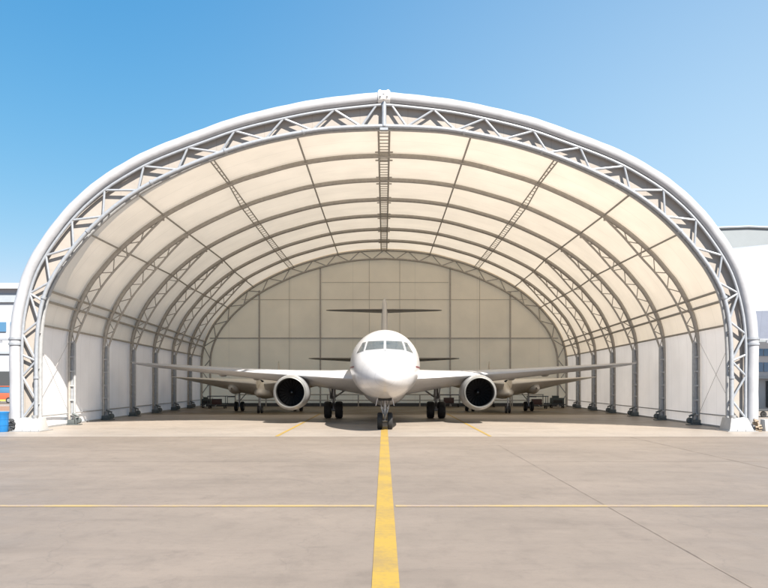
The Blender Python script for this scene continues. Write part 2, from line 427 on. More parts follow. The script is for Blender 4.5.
# --- front arch
tube_c = offset(OUTf, -.28)
mb = MB(); pts = [p3(p, Y0) for p in tube_c]
# slightly lapped fabric cuff rings make the roll read as wrapped membrane
mb.tube(pts, [.285 + .008*math.sin(i*2.1) for i in range(len(pts))], 20)
front_tube = hp(mb, 'front_tube', 'tube')
mb = MB()
for sg in (-1, 1):
  mb = MB()
  for zc in (4.35, 4.62):
        i = min(range(len(OUTd)), key=lambda k: abs(OUTd[k].y - zc))
        c = tube_c[i]; mb.lathe([(-.05,.285),(-.05,.33),(.05,.33),(.05,.285)], (sg*abs(c.x), Y0, zc), 'z', 24)
  mb.box(sg*18.98 - .22, sg*18.98 + .22, Y0-.06, Y0+.06, 4.53, 4.62)
  mb.cyl((sg*19.15, Y0, 4.40), (sg*19.15, Y0, 4.62), .05, 10)
  hp(mb, 'tube_collar', 'galv', front_tube)
mb = MB()
mb.lathe([(-.30,.10),(-.30,.335),(-.20,.345),(.20,.345),(.30,.335),(.30,.10)], (0, Y0, 16.67), 'x', 24)
for sg in (-1, 1):
    mb.box(sg*.20-.05, sg*.20+.05, Y0-.12, Y0+.12, 16.92, 17.03)
    mb.cyl((sg*.17, Y0-.40, 16.68), (sg*.17, Y0-.28, 16.68), .06, 10)
mb.cyl((0, Y0-.40, 16.80), (0, Y0-.28, 16.80), .06, 10); mb.cyl((0, Y0-.40, 16.52), (0, Y0-.28, 16.52), .05, 10)
hp(mb, 'apex_joint', 'white', front_tube, bevel=.01)
CH_O = offset(OUTf, -.66)
def chord(curve, y, r, name, m):
    return hp(MB().tube([p3(p, y) for p in curve], r, 10), name, m)
chord(CH_O, Y0 - .10, .075, 'outer_chord', 'galv')
chord(INNf, Y0 - .10, .105, 'inner_chord', 'galv')
chord(INNf, Y0 + .38, .12, 'inner_chord', 'rib_cool')
CHd = CH_O[:61]   # left half foot->crown; mirrored below
INl = INNf[:61]
def lattice(A, B, y, r, half, m):
    """Warren web between two half curves, mirrored; half = spacing at foot, crown (m)"""
    L = sum((A[i+1]-A[i]).length for i in range(len(A)-1)); s = .62; nodes = []
    while s < L - .3:
        nodes.append(s / L); f = s / L; s += half[0] + (half[1]-half[0])*f
    nodes.append(1.0)
    for sg in (1, -1):
        mb = MB()
        for i in range(len(nodes) - 1):
            a = at_s(A, nodes[i]) if i % 2 == 0 else at_s(B, nodes[i])
            b = at_s(B, nodes[i+1]) if i % 2 == 0 else at_s(A, nodes[i+1])
            if i == len(nodes) - 2: b = at_s(B if i % 2 == 0 else A, .985)
            mb.cyl((a.x*sg, y, a.y), (b.x*sg, y, b.y), r, 8)
        for i in range(0, len(nodes) - 1):       # horizontals down in the legs
            if nodes[i] < .30 and i % 3 == 0:
                a, b = at_s(A, nodes[i]), at_s(B, nodes[i])
                mb.cyl((a.x*sg, y, a.y), (b.x*sg, y, b.y), r, 8)
        hp(mb, 'web_bracing', m)
lattice(CHd, INl, Y0-.10, .058, (1.0, 1.32), 'galv')
for i in range(3, 61, 4):
    for sg in (1, -1):
        a = CHd[i]; b = INl[i]
        hp(MB().cyl((b.x*sg, Y0-.10, b.y), (b.x*sg, Y0+.38, b.y), .035, 6), 'cross_tie', 'rib_cool')
for i in range(6, 60, 9):
    for sg in (-1, 1):
        p, q = INl[i], INl[i+1]; d = (q-p).normalized()*.06
        hp(MB().cyl((sg*(p.x-d.x), Y0-.10, p.y-d.y), (sg*(p.x+d.x), Y0-.10, p.y+d.y), .145, 14), 'splice_flange', 'galv')
hp(MB().cyl((0, Y0-.12, 15.2), (0, Y0-.12, 16.42), .12, 14).box(-.20, .20, Y0-.2, Y0+.1, 15.0, 15.12), 'king_post', 'galv')
# feet
for sg in (-1, 1):
    mb = MB()
    b = [(17.05, 42.9), (18.28, 42.9), (18.28, 44.3), (17.05, 44.3)]; t_ = [(17.22, 43.1), (18.02, 43.1), (18.02, 44.3), (17.22, 44.3)]
    mb.add([(sg*x, y, 0) for x, y in b] + [(sg*x, y, .66) for x, y in t_], [(0,1,2,3),(4,5,6,7),(0,1,5,4),(1,2,6,5),(2,3,7,6),(3,0,4,7)])
    hp(mb, 'foot_block', 'block', bevel=.02)
    mb = MB()
    mb.box(min(sg*16.9, sg*18.4), max(sg*16.9, sg*18.4), 42.72, 44.45, 0, .035)
    for x in (17.0, 17.4, 17.8, 18.25): mb.cyl((sg*x, 42.80, .03), (sg*x, 42.80, .10), .03, 8)
    hp(mb, 'base_plate', 'strut')
    hp(MB().tube([(sg*17.35, 43.22, .66), (sg*17.35, 43.22, .80)], .15, 12), 'chord_flange', 'strut')
    mb = MB()   # valve and bolt cluster between block and tube
    for k in range(9):
        x = 18.42 + random.uniform(-.12, .16); z = .1 + .06*k + random.uniform(-.02, .02); y = 42.95 + random.uniform(-.1, .1)
        mb.cyl((sg*(x-.09), y, z), (sg*(x+.09), y, z + random.uniform(-.05, .05)), random.uniform(.045, .09), 10)
    mb.box(min(sg*18.30, sg*18.62), max(sg*18.30, sg*18.62), 42.85, 43.2, 0, .09)
    hp(mb, 'anchor_valve', 'brass' if sg > 0 else 'dark')
# --- membranes
def shell_curve(): return offset(RIBf, .20)
SH = shell_curve()
def sag(y):      # cloth drawn in slightly between ribs
    u = ((y - Y0) / BAY) % 1.0
    return -.05 * math.sin(math.pi * u)
ys = [Y0 + .80] + [Y0 + k*BAY/6 for k in range(1, 42)] + [YB + .12]
def split_z(y): return 5.40 + (4.88 - 5.40)*(y - Y0)/(YB - Y0)
def resample(q, n):
    L = [0]
    for i in range(1, len(q)): L.append(L[-1] + (q[i]-q[i-1]).length)
    o = []; j = 0
    for k in range(n+1):
        t = L[-1]*k/n
        while j < len(L)-2 and L[j+1] < t: j += 1
        o.append(q[j].lerp(q[j+1], min(1, (t-L[j])/max(1e-9, L[j+1]-L[j]))))
    return o
def cloth(part, sg=1):
    rings = []
    for y in ys:
        c = offset(RIBf, .20 + (sag(y) if y > Y0 + 1 else 0)); zs = split_z(y); h = c[:61]
        i = max(k for k in range(60) if h[k].y < zs); cut = h[i].lerp(h[i+1], (zs-h[i].y)/(h[i+1].y-h[i].y))
        if part == 'wall': q = [Vector((p.x*-sg, p.y)) for p in resample(h[:i+1] + [cut], 14)]
        else:
            q = resample([cut] + h[i+1:], 52); q = q + [Vector((-p.x, p.y)) for p in reversed(q[:-1])]
        rings.append([p3(p, y) for p in q])
    return MB().loft(rings, False)
hp(cloth('roof'), 'roof_membrane', 'roof')
for sg in (1, -1): hp(cloth('wall', sg), 'wall_membrane', 'wall')
# fascia between outer chord and membrane
FO = offset(OUTf, -.45); mid = [a.lerp(b, .5) for a, b in zip(FO, SH)]
hp(MB().loft([[p3(p, Y0+.12) for p in FO], [p3(p, Y0+.14) for p in CH_O], [p3(p, Y0+.16) for p in offset(INNf, .06)], [p3(p, Y0+.40) for p in offset(INNf, .16)], [p3(p, Y0 + 1.0) for p in offset(RIBf, .235)]], False), 'fascia_membrane', 'fascia')
# --- interior ribs
def rib(y, last=False):
    r = hp(MB().tube([p3(p, y) for p in RIBf], [(.085 + .055*max(0, min(1, (p.y-4.2)/1.6))) if not last else .11 for p in RIBf], 10), 'arch_rib', 'rib')
    mb = MB()
    if last:
        I2 = offset(RIBf, -.85)
        mb.tube([p3(p, y) for p in I2], .10, 8)
        n = 46; A = RIBf; B = I2
        for k in range(n):
            a = at_s(A, k/n) if k % 2 else at_s(B, k/n); b = at_s(B, (k+1)/n) if k % 2 else at_s(A, (k+1)/n)
            mb.cyl(p3(a, y), p3(b, y), .05, 6)
        hp(mb, 'web_bracing', 'rib', r); return
    for sg in (1, -1):
        mb = MB()
        mb.tube([Vector((sg*p.x, y, p.y)) for p in HAUd], .065, 8)
        n = 14
        for k in range(n):
            s0, s1 = k/n*.93, (k+1)/n*.93
            def main(s):      # matching point out on the rib
                h = at_s(HAUd, s)
                return min(RIBd, key=lambda q: (q-h).length)
            a = at_s(HAUd, s0) if k % 2 == 0 else main(s0); b = main(s1) if k % 2 == 0 else at_s(HAUd, s1)
            mb.cyl((sg*a.x, y, a.y), (sg*b.x, y, b.y), .03, 6)
        e = HAUd[-1]; mb.box(sg*e.x-.12, sg*e.x+.12, y-.06, y+.06, e.y-.10, e.y+.12)
        hp(mb, 'haunch_truss', 'rib', r)
        mb = MB()
        mb.cyl((sg*17.60, y, 0), (sg*17.60, y, 4.75), .075, 10)
        for k in range(6): mb.box(min(sg*17.62, sg*17.86), max(sg*17.62, sg*17.86), y-.07, y+.07, .55+k*.82, .64+k*.82)
        hp(mb, 'column_ladder', 'rib_cool', r)
        hp(MB().box(min(sg*17.64, sg*17.84), max(sg*17.64, sg*17.84), y+.03, y+.045, .2, 4.7), 'column_web', 'galv', r, smooth=False)
        mb = MB()
        mb.box(min(sg*17.25, sg*18.05), max(sg*17.25, sg*18.05), y-.28, y+.28, 0, .05)
        mb.lathe([(-.10,.02),(-.10,.15),(-.04,.18),(.04,.18),(.10,.15),(.10,.02)], (sg*17.38, y-.02, .26), 'y', 18)
        mb.cyl((sg*17.28, y-.22, .5), (sg*17.66, y-.22, .66), .06, 8); mb.cyl((sg*17.45, y-.2, .05), (sg*17.52, y-.2, .6), .05, 8)
        mb.box(min(sg*17.48, sg*17.98), max(sg*17.48, sg*17.98), y-.14, y+.14, .05, .30)
        hp(mb, 'foot_anchor', 'anchor', r, bevel=.008)
for k in range(1, 7): rib(Y0 + k*BAY)
rib(YB - .18, True)
# --- purlins: (x or height at the front) -> (at the back)
def rib_at_x(x):
    i = min(range(len(RIBd)-1), key=lambda k: abs(RIBd[k].x - x) + (100 if RIBd[k].y < 8.5 else 0))
    return RIBd[i] if RIBd[i].x <= x else RIBd[i].lerp(RIBd[i+1], (RIBd[i].x - x)/max(1e-6, RIBd[i].x - RIBd[i+1].x))
def rib_at_z(z):
    for i in range(len(RIBd)-1):
        if RIBd[i].y <= z <= RIBd[i+1].y: return RIBd[i].lerp(RIBd[i+1], (z-RIBd[i].y)/(RIBd[i+1].y-RIBd[i].y))
YS = [Y0 + .75] + [Y0 + k*BAY for k in range(1, 7)] + [YB - .2]
def purlin(fn, a, b, sg, r, drop=0.0, shift=0.0):
    path = []
    for y in YS:
        u = (y - Y0) / (YB - Y0); p = fn(a + (b - a)*u)
        path.append(Vector((sg*(p.x + shift), y, p.y - drop)))
    return path
def resamp(path, n):
    o = []
    for k in range(n+1):
        y = path[0].y + (path[-1].y - path[0].y)*k/n
        for i in range(len(path)-1):
            if path[i].y <= y <= path[i+1].y + 1e-6:
                o.append(path[i].lerp(path[i+1], (y-path[i].y)/(path[i+1].y-path[i].y))); break
    return o
# ridge ladder
mb = MB(); L_ = [Vector((-.28, y, 15.30)) for y in YS]; R_ = [Vector((.28, y, 15.30)) for y in YS]
mb.tube(L_, .055, 8); mb.tube(R_, .055, 8)
for a, b in zip(resamp(L_, 63), resamp(R_, 63)): mb.cyl(a, b, .03, 6)
for k in range(1, 7):
    for dy in (-.9, .9): mb.cyl((-.5, Y0+k*BAY+dy, 15.28), (.5, Y0+k*BAY+dy, 15.28), .045, 6)
hp(mb, 'ridge_ladder', 'rib')
for sg in (1, -1):
    hp(MB().tube(purlin(rib_at_x, 4.42, 4.58, sg, .05), .055, 8), 'roof_purlin', 'rib')
    mb = MB(); A = purlin(rib_at_x, 8.66, 9.0, sg, .05); B = purlin(rib_at_x, 9.0, 9.34, sg, .05)
    mb.tube(A, .04, 8); mb.tube(B, .04, 8)
    for a, b in zip(resamp(A, 52), resamp(B, 52)): mb.cyl(a, b, .02, 6)
    hp(mb, 'purlin_ladder', 'rib')
    hp(MB().tube(purlin(rib_at_x, 12.45, 12.8, sg, .05), .055, 8), 'roof_purlin', 'rib')
    hp(MB().tube(purlin(rib_at_x, 15.0, 15.3, sg, .05), .055, 8), 'roof_purlin', 'rib')
    hp(MB().tube(purlin(rib_at_z, 7.15, 6.35, sg, .05), .07, 8), 'eaves_purlin', 'rib')
    hp(MB().tube(purlin(rib_at_z, 6.65, 5.85, sg, .05), .075, 8), 'eaves_purlin', 'rib')
    hp(MB().tube(purlin(rib_at_z, 5.42, 4.9, sg, .05), .06, 8), 'wall_rail', 'rib')
    hp(MB().tube([(sg*17.97, y, .66) for y in (Y0+.7, YB)], .035, 8), 'kick_rail', 'rib_cool')
    hp(MB().box(min(sg*17.98, sg*18.14), max(sg*17.98, sg*18.14), Y0+.8, YB, 0, .10), 'base_beam', 'rib_cool')
    mb = MB()
    ya, yb = Y0 + .8, Y0 + BAY
    mb.cyl((sg*17.97, ya, .75), (sg*17.85, yb, 4.9), .013, 6); mb.cyl((sg*17.85, ya, 5.0), (sg*17.97, yb, .75), .013, 6)
    hp(mb, 'brace_cable', 'cable')
# --- rear wall
RW = offset(RIBf, .26)
mb = MB(); mb.add([p3(p, YB + .05) for p in RW], [tuple(range(len(RW)))])
rw = hp(mb, 'rear_wall', 'rear', smooth=False)
def rib_h(x): return rib_at_x(abs(x)).y
for x in (-12.25, -6.25, 6.5, 12.4):
    hp(MB().box(x-.07, x+.07, YB-.12, YB+.02, 0, rib_h(x)-.75), 'wall_post', 'rib', rw)
for x in (-9.3, -1.45, 1.55, 9.4):
    hp(MB().box(x-.02, x+.02, YB+.005, YB+.03, .5, rib_h(x)-.7), 'panel_seam', 'seam', rw)
hp(MB().box(-17.1, 17.1, YB-.09, YB+.015, 6.65, 6.76), 'wall_girt', 'rib', rw)
hp(MB().box(-14.0, 14.0, YB-.01, YB+.03, 10.48, 10.53), 'panel_seam', 'seam', rw)
hp(MB().box(-6.1, 6.35, YB-.01, YB+.03, 12.18, 12.22), 'panel_seam', 'seam', rw)
hp(MB().box(-17.5, 17.5, YB-.05, YB+.02, 0, .34), 'base_strip', 'dark', rw)
hp(MB().box(-17.4, 17.4, YB-.06, YB+.01, 2.05, 2.13), 'wall_girt', 'rib', rw)

# ------------------------------------------------------------------ aircraft
def wing_ring(x, yle, c, zc, th, twist=0):
    """airfoil section in the YZ plane; zc = leading edge height"""
    up = [0,.006,.02,.05,.10,.2,.35,.5,.7,.85,1.0]
    def t_(u): return 5*th*(.2969*math.sqrt(u) - .126*u - .3516*u*u + .2843*u**3 - .1036*u**4)
    tp = [(u, t_(u)*.50) for u in up]; bt = [(u, -(t_(u)*.16 + .32*th*math.sin(math.pi*u))) for u in reversed(up[:-1])]
    return [(x, yle + u*c, zc + v*c*1.9 + twist*u*c) for u, v in tp + bt]
def wing(name, secs, m, parent, sg):
    mb = MB(); mb.loft([wing_ring(sg*s[0], *s[1:]) for s in secs]); return mb.build(name, M[m], parent)
def interp_secs(st, n, key):
    """monotone resampling of fuselage stations"""
    out = []
    for i in range(len(st)-1):
        k = max(2, int((st[i+1][0]-st[i][0])/n))
        for j in range(k):
            u = j/k
            p0 = st[max(i-1,0)]; p1 = st[i]; p2 = st[i+1]; p3_ = st[min(i+2, len(st)-1)]
            row = [p1[0] + (p2[0]-p1[0])*u]
            for c in (1, 2, 3):
                def sl(a, b): return (b[c]-a[c])/max(1e-6, b[0]-a[0])
                h = p2[0]-p1[0]; d = sl(p1, p2)
                m1 = sl(p0, p2) if i > 0 else d; m2 = sl(p1, p3_) if i < len(st)-2 else d
                # clamp for monotonicity
                for mm in (0,):
                    if abs(d) < 1e-6: m1 = m2 = 0
                    else:
                        m1 = max(min(m1/d, 3), 0)*d; m2 = max(min(m2/d, 3), 0)*d
                h00 = 2*u**3-3*u**2+1; h10 = u**3-2*u**2+u; h01 = -2*u**3+3*u**2; h11 = u**3-u**2
                row.append(h00*p1[c] + h10*h*m1 + h01*p2[c] + h11*h*m2)
            out.append(row)
    out.append(list(st[-1])); return out
def body(st, yn, cx, n=48, split=.48):
    """st rows: (distance behind nose, top, bottom, halfwidth)"""
    rings = []
    for d, tp, bt, hw in interp_secs(st, .35, 0):
        zc = bt + (tp-bt)*split; rg = []
        for k in range(n):
            a = 2*math.pi*k/n; c, s = math.cos(a), math.sin(a)
            rg.append((cx + hw*c, yn + d, zc + ((tp-zc) if s > 0 else (zc-bt))*s))
        rings.append(rg)
    return MB().loft(rings)
def patch(o, corners, dirv, n=10, lift=.012, inv=False):
    """a curved panel that lies on object o's surface; corners in (x,z) for dirv=+Y, or (y,z) for dirv=+-X"""
    me = o.data; bv = BVHTree.FromPolygons([v.co for v in me.vertices], [tuple(p.vertices) for p in me.polygons])
    d = Vector(dirv); vs = []; A, B, C, D = [Vector(c) for c in corners]
    for j in range(n+1):
        for i in range(n+1):
            u, v = i/n, j/n; q = A.lerp(B, u).lerp(D.lerp(C, u), v)
            org = Vector((q.x, 0, q.y)) if abs(d.y) > .5 else Vector((-d.x*40, q.x, q.y))
            loc, nr, ix, ds = bv.ray_cast(org, d)
            if loc is None: return None
            if nr.dot(d) > 0: nr = -nr
            vs.append(loc + nr*lift)
    fs = [(j*(n+1)+i, j*(n+1)+i+1, (j+1)*(n+1)+i+1, (j+1)*(n+1)+i) for j in range(n) for i in range(n)]
    return MB().add(vs, fs)
def wheel(parent, c, r, w, hub='strut'):
    mb = MB(); h = w/2
    mb.lathe([(-h*.80,r*.55),(-h,r*.70),(-h*.96,r*.88),(-h*.7,r*.98),(-h*.3,r),(h*.3,r),(h*.7,r*.98),(h*.96,r*.88),(h,r*.70),(h*.80,r*.55)], c, 'x', 32)
    w_ = mb.build('wheel', M['tyre'], parent)
    mb = MB().lathe([(-h*.78,r*.04),(-h*.6,r*.25),(-h*.72,r*.5),(-h*.78,r*.565),(h*.78,r*.565),(h*.72,r*.5),(h*.6,r*.25),(h*.78,r*.04)], c, 'x', 24)
    mb.build('rim', M[hub], w_); return w_
def engine(name, parent, c, r, length, m='nac', lipw=.17, bl=22):
    x, y, z = c; k = r/.95
    mb = MB(); mb.lathe([(.10*k,r*.995),(.5*k,r*1.08),(1.1*k,r*1.115),(length*.55,r*1.09),(length*.8,r*.93),(length,r*.74),(length,r*.70),(length*.8,r*.80),(length*.5,r*.80)], c, 'y', 48)
    e = mb.build(name, M[m], parent)
    ri = r - lipw*k
    MB().lathe([(.102*k,r*.996),(.03*k,r*.975),(-.02*k,r*.94),(-.045*k,r*.90),(-.03*k,ri+.03*k),(.05*k,ri+.005*k),(.16*k,ri)], c, 'y', 48).build('intake_lip', M['lip'], e)
    MB().lathe([(.16*k,ri),(.5*k,ri*1.0),(1.6*k,ri*1.03),(1.65*k,.05)], c, 'y', 48).build('intake_duct', M['duct'], e)
    mb = MB()
    for b in range(bl):
        a = 2*math.pi*b/bl; rows = []
        for rr, w, tw in ((.16*k,.10*k,.9),(ri*.55,.14*k,.6),(ri*.98,.17*k,.35)):
            ca, sa = math.cos(a), math.sin(a); tx, tz = -sa, ca
            dx = w*.5; p = Vector((x + rr*ca, y + 1.42*k, z + rr*sa))
            u = Vector((tx*math.cos(tw), math.sin(tw), tz*math.cos(tw)))*dx
            nrm = Vector((tx*-math.sin(tw), math.cos(tw), tz*-math.sin(tw)))*.006
            rows.append([p-u-nrm, p+u-nrm, p+u+nrm, p-u+nrm])
        mb.loft(rows)
    mb.build('fan', M['fan'], e)
    MB().lathe([(.98*k,.012*k),(1.02*k,.045*k),(1.08*k,.075*k),(1.2*k,.12*k),(1.38*k,.18*k),(1.46*k,.19*k)], c, 'y', 20).build('spinner', M['fan'], e)
    MB().lathe([(.96*k,.01*k),(.99*k,.03*k),(1.025*k,.050*k)], c, 'y', 14).build('spinner_tip', M['nac'], e)
    MB().lathe([(length*.72,r*.5),(length*1.1,r*.38),(length*1.28,r*.05)], c, 'y', 24).build('exhaust_cone', M['rib'], e)
    return e

CX = .05; YN = 41.4
jet = empty('airliner'); tag(jet, 'white twin-engine airliner parked nose-on on the yellow centre line in the hangar mouth', 'airplane')
ST = [(0,2.74,2.66,.04),(.06,2.86,2.52,.17),(.2,3.02,2.36,.34),(.5,3.25,2.15,.60),(1.0,3.52,1.94,.90),(1.7,3.79,1.76,1.20),(2.4,4.05,1.65,1.43),
      (2.9,4.34,1.59,1.55),(3.4,4.66,1.55,1.64),(4.2,4.98,1.51,1.76),(5.4,5.23,1.48,1.87),(7.2,5.33,1.47,1.93),(12,5.33,1.47,1.93),(24,5.33,1.47,1.93),
      (28,5.33,1.85,1.83),(32,5.28,2.75,1.42),(35.5,5.15,3.7,.85),(38,4.95,4.3,.35),(38.6,4.85,4.5,.12)]
fus = body(ST, YN, CX, 64).build('fuselage', M['skin'], jet, ang=60)
# windscreen panes, from pixel corners seen at about 44.6 m
K = 44.55/FPX
def pc(dx, yp): return (CX + dx*K, CAMH + (381-yp)*K)
for sg in (-1, 1):
    for nm, cs in (('windscreen_pane', ((1.2,340.9),(16.9,341.2),(19.3,350.2),(1.4,349.2))), ('side_cockpit_pane', ((19.3,341.6),(22.6,342.2),(28.2,352.8),(21.6,350.9)))):
        cc = [pc(sg*a, b) for a, b in cs]
        cx_ = sum(c[0] for c in cc)/4; cz_ = sum(c[1] for c in cc)/4
        fr = [((c[0]-cx_)*1.0 + cx_ + math.copysign(.035, c[0]-cx_), c[1] + math.copysign(.03, c[1]-cz_)) for c in cc]
        f = patch(fus, fr, (0, 1, 0), 12, .006).build('window_frame', M['gasket'], fus)
        g = patch(fus, cc, (0, 1, 0), 12, .014).build(nm, M['glass'], fus)
    # cheatline
    g = patch(fus, [(YN+3.2, 3.27), (YN+9.5, 3.20), (YN+9.5, 3.13), (YN+3.2, 3.18)], (-sg, 0, 0), 14, .006)
    if g: g.build('side_stripe', M['maroon'], fus)
    for k in range(34):          # cabin windows down each side
        y = YN + 8.2 + k*.56
        g = patch(fus, [(y, 4.02), (y+.26, 4.02), (y+.26, 3.66), (y, 3.66)], (-sg, 0, 0), 3, .008)
        if g: g.build('cabin_window', M['glass'], fus)
    g = patch(fus, [(YN+5.3, 4.45), (YN+6.15, 4.45), (YN+6.15, 2.7), (YN+5.3, 2.7)], (-sg, 0, 0), 8, .004)
    if g: g.build('cabin_door', M['white'], fus)
MB().lathe([(0,.05),(.03,.05),(.05,.02)], (CX, YN+2.26, 3.99), 'y', 12).build('pitot_cover', M['strut'], fus)
# belly fairing
MB().lathe([(0,.05),(1,.9),(2.5,1.45),(5,1.6),(7.5,1.45),(9.5,.8),(10.5,.05)], (CX, 49.3, 2.55), 'y', 32).build('wing_fairing', M['fuse'], jet)
LE = lambda x: 50.0 + (x-1.7)*.72
SEC = [(.8, 49.2, 10.5, 2.58, .13, .0),(1.7, 49.7, 9.8, 2.62, .125, .0),(3.2, 50.4, 8.6, 2.70, .112, 0),(5.5, 51.6, 6.4, 2.86, .105, 0),
       (8.0, 52.8, 5.0, 3.02, .108, 0),(12.0, 54.8, 3.4, 3.32, .102, 0),(15.6, 56.6, 2.1, 3.59, .10, 0),(16.4, 57.2, 1.4, 3.66, .09, 0),(16.72, 57.7, .6, 3.70, .08, 0)]
for sg in (-1, 1):
    sec = [(s[0] + sg*CX, *s[1:]) for s in SEC]
    w = wing('wing', sec, 'wing', jet, sg)
    for x, yy, zz in ((8.3, 55.4, 2.72), (10.6, 56.0, 2.96), (4.2, 56.2, 2.25)):
        MB().lathe([(0,.02),(.3,.12),(1,.19),(2,.17),(3,.03)], (sg*x, yy, zz), 'y', 14).build('flap_fairing', M['wing'], w)
    # slat gap and aileron line pieces
    MB().cyl((sg*16.68, 57.7, 3.70), (sg*16.68, 58.2, 3.70), .035, 8).build('nav_light', M['white'], w)
    ex = CX + sg*5.52
    e = engine('engine', jet, (ex, 50.5, 1.83), .955, 4.0, 'nac', .135)
    mb = MB(); rows = []
    for y, z0, z1, w_ in ((51.0, 2.74, 2.84, .05), (51.6, 2.72, 2.92, .16), (52.6, 2.6, 2.9, .2), (54.0, 2.35, 2.75, .2), (55.8, 2.40, 2.6, .06)):
        rows.append([(ex-w_, y, z0), (ex+w_, y, z0), (ex+w_*.8, y, z1), (ex-w_*.8, y, z1)])
    mb.loft(rows).build('pylon', M['wing'], e)
    # main gear
    gx = CX + sg*3.44; gy = 58.4; r = .57
    g = MB().cyl((gx, gy, r), (gx, gy, 1.25), .10, 14).cyl((gx, gy, 1.2), (gx, gy, 2.25), .15, 14).cyl((gx-.62, gy, r), (gx+.62, gy, r), .09, 12).build('main_gear', M['strut'], jet)
    MB().cyl((gx, gy, 1.35), (gx - sg*1.15, gy, 2.15), .06, 8).cyl((gx, gy-.1, .8), (gx, gy-.35, 1.1), .04, 8).cyl((gx, gy-.35, 1.1), (gx, gy-.1, 1.5), .04, 8).cyl((gx+sg*.1, gy, 1.2), (gx+sg*.35, gy, 2.3), .05, 8).build('side_brace', M['strut'], g)
    MB().box(gx+sg*.22-.02, gx+sg*.22+.02, gy-.45, gy+.45, 1.30, 2.3).build('gear_door', M['wing'], g)
    for q in (-1, 1): wheel(g, (gx + q*.37, gy, r), r, .50)
    # low stabiliser
    wing('tailplane', [(.3, 74.0, 4.4, 4.36, .09),(1.0, 74.4, 4.0, 4.36, .09),(6.2, 77.2, 1.7, 4.52, .08),(6.75, 77.9, .8, 4.53, .06)], 'tail', jet, sg)
    wing('upper_tailplane', [(0.0, 76.6, 2.9, 8.78, .09),(2.6, 77.5, 2.2, 8.86, .08),(4.9, 78.5, 1.2, 8.92, .08),(5.25, 78.9, .6, 8.93, .06)], 'tail', jet, sg)
# fin
rows = []
for z, yl, c, th in ((4.9,71.5,7.6,.42),(6.5,73.6,6.0,.34),(8.4,75.9,4.3,.27),(9.5,77.0,3.4,.24),(9.85,77.5,2.7,.10)):
    rows.append([(CX + s*th*t, yl + u*c, z) for u, t, s in ((0,0,1),(.04,.6,1),(.15,.95,1),(.4,1,1),(.75,.5,1),(1,.05,1),(.75,.5,-1),(.4,1,-1),(.15,.95,-1),(.04,.6,-1))])
mb = MB().loft(rows); mb.build('fin', M['fuse'], jet, ang=50)
# nose gear
ng = MB().cyl((CX, 44.9, .44), (CX, 44.9, 1.05), .055, 12).cyl((CX, 44.9, 1.0), (CX, 44.9, 1.75), .085, 14).cyl((CX-.34, 44.9, .44), (CX+.34, 44.9, .44), .05, 10) \
    .lathe([(-.05,.06),(-.05,.115),(.08,.115),(.08,.06)], (CX, 44.9, .98), 'z', 14).build('nose_gear', M['strut'], jet)
mb = MB()
for sg in (-1, 1):
    mb.cyl((CX+sg*.10, 44.85, .85), (CX+sg*.27, 44.95, 1.62), .035, 8); mb.cyl((CX+sg*.05, 44.75, .6), (CX+sg*.09, 44.65, .82), .025, 8)
    mb.cyl((CX+sg*.09, 44.65, .82), (CX+sg*.07, 44.8, 1.02), .025, 8)
    mb.cyl((CX+sg*.16, 44.8, 1.12), (CX+sg*.16, 44.74, 1.12), .055, 12)
mb.build('torque_link', M['strut'], ng)
for sg in (-1, 1):
    mb = MB(); mb.add([(CX+sg*.36, 44.0, 1.62), (CX+sg*.36, 45.6, 1.6), (CX+sg*.45, 45.6, 1.22), (CX+sg*.45, 44.0, 1.25), (CX+sg*.39, 44.0, 1.62), (CX+sg*.39, 45.6, 1.6), (CX+sg*.48, 45.6, 1.22), (CX+sg*.48, 44.0, 1.25)],
        [(0,1,2,3),(4,5,6,7),(0,1,5,4),(1,2,6,5),(2,3,7,6),(3,0,4,7)]); mb.build('gear_door', M['fuse'], ng)
    wheel(ng, (CX + sg*.265, 44.9, .44), .44, .27)
g = MB().box(CX-.34, CX+.34, 44.1, 45.5, 1.50, 1.66).build('gear_bay', M['duct'], ng)
for sg in (-1, 1):
    MB().lathe([(-.02,.02),(-.02,.06),(.05,.05)], (CX+sg*.16, 44.72, 1.12), 'y', 14).build('taxi_light', M['lip'], ng)
rebase(jet, (CX, 44.9, 0))

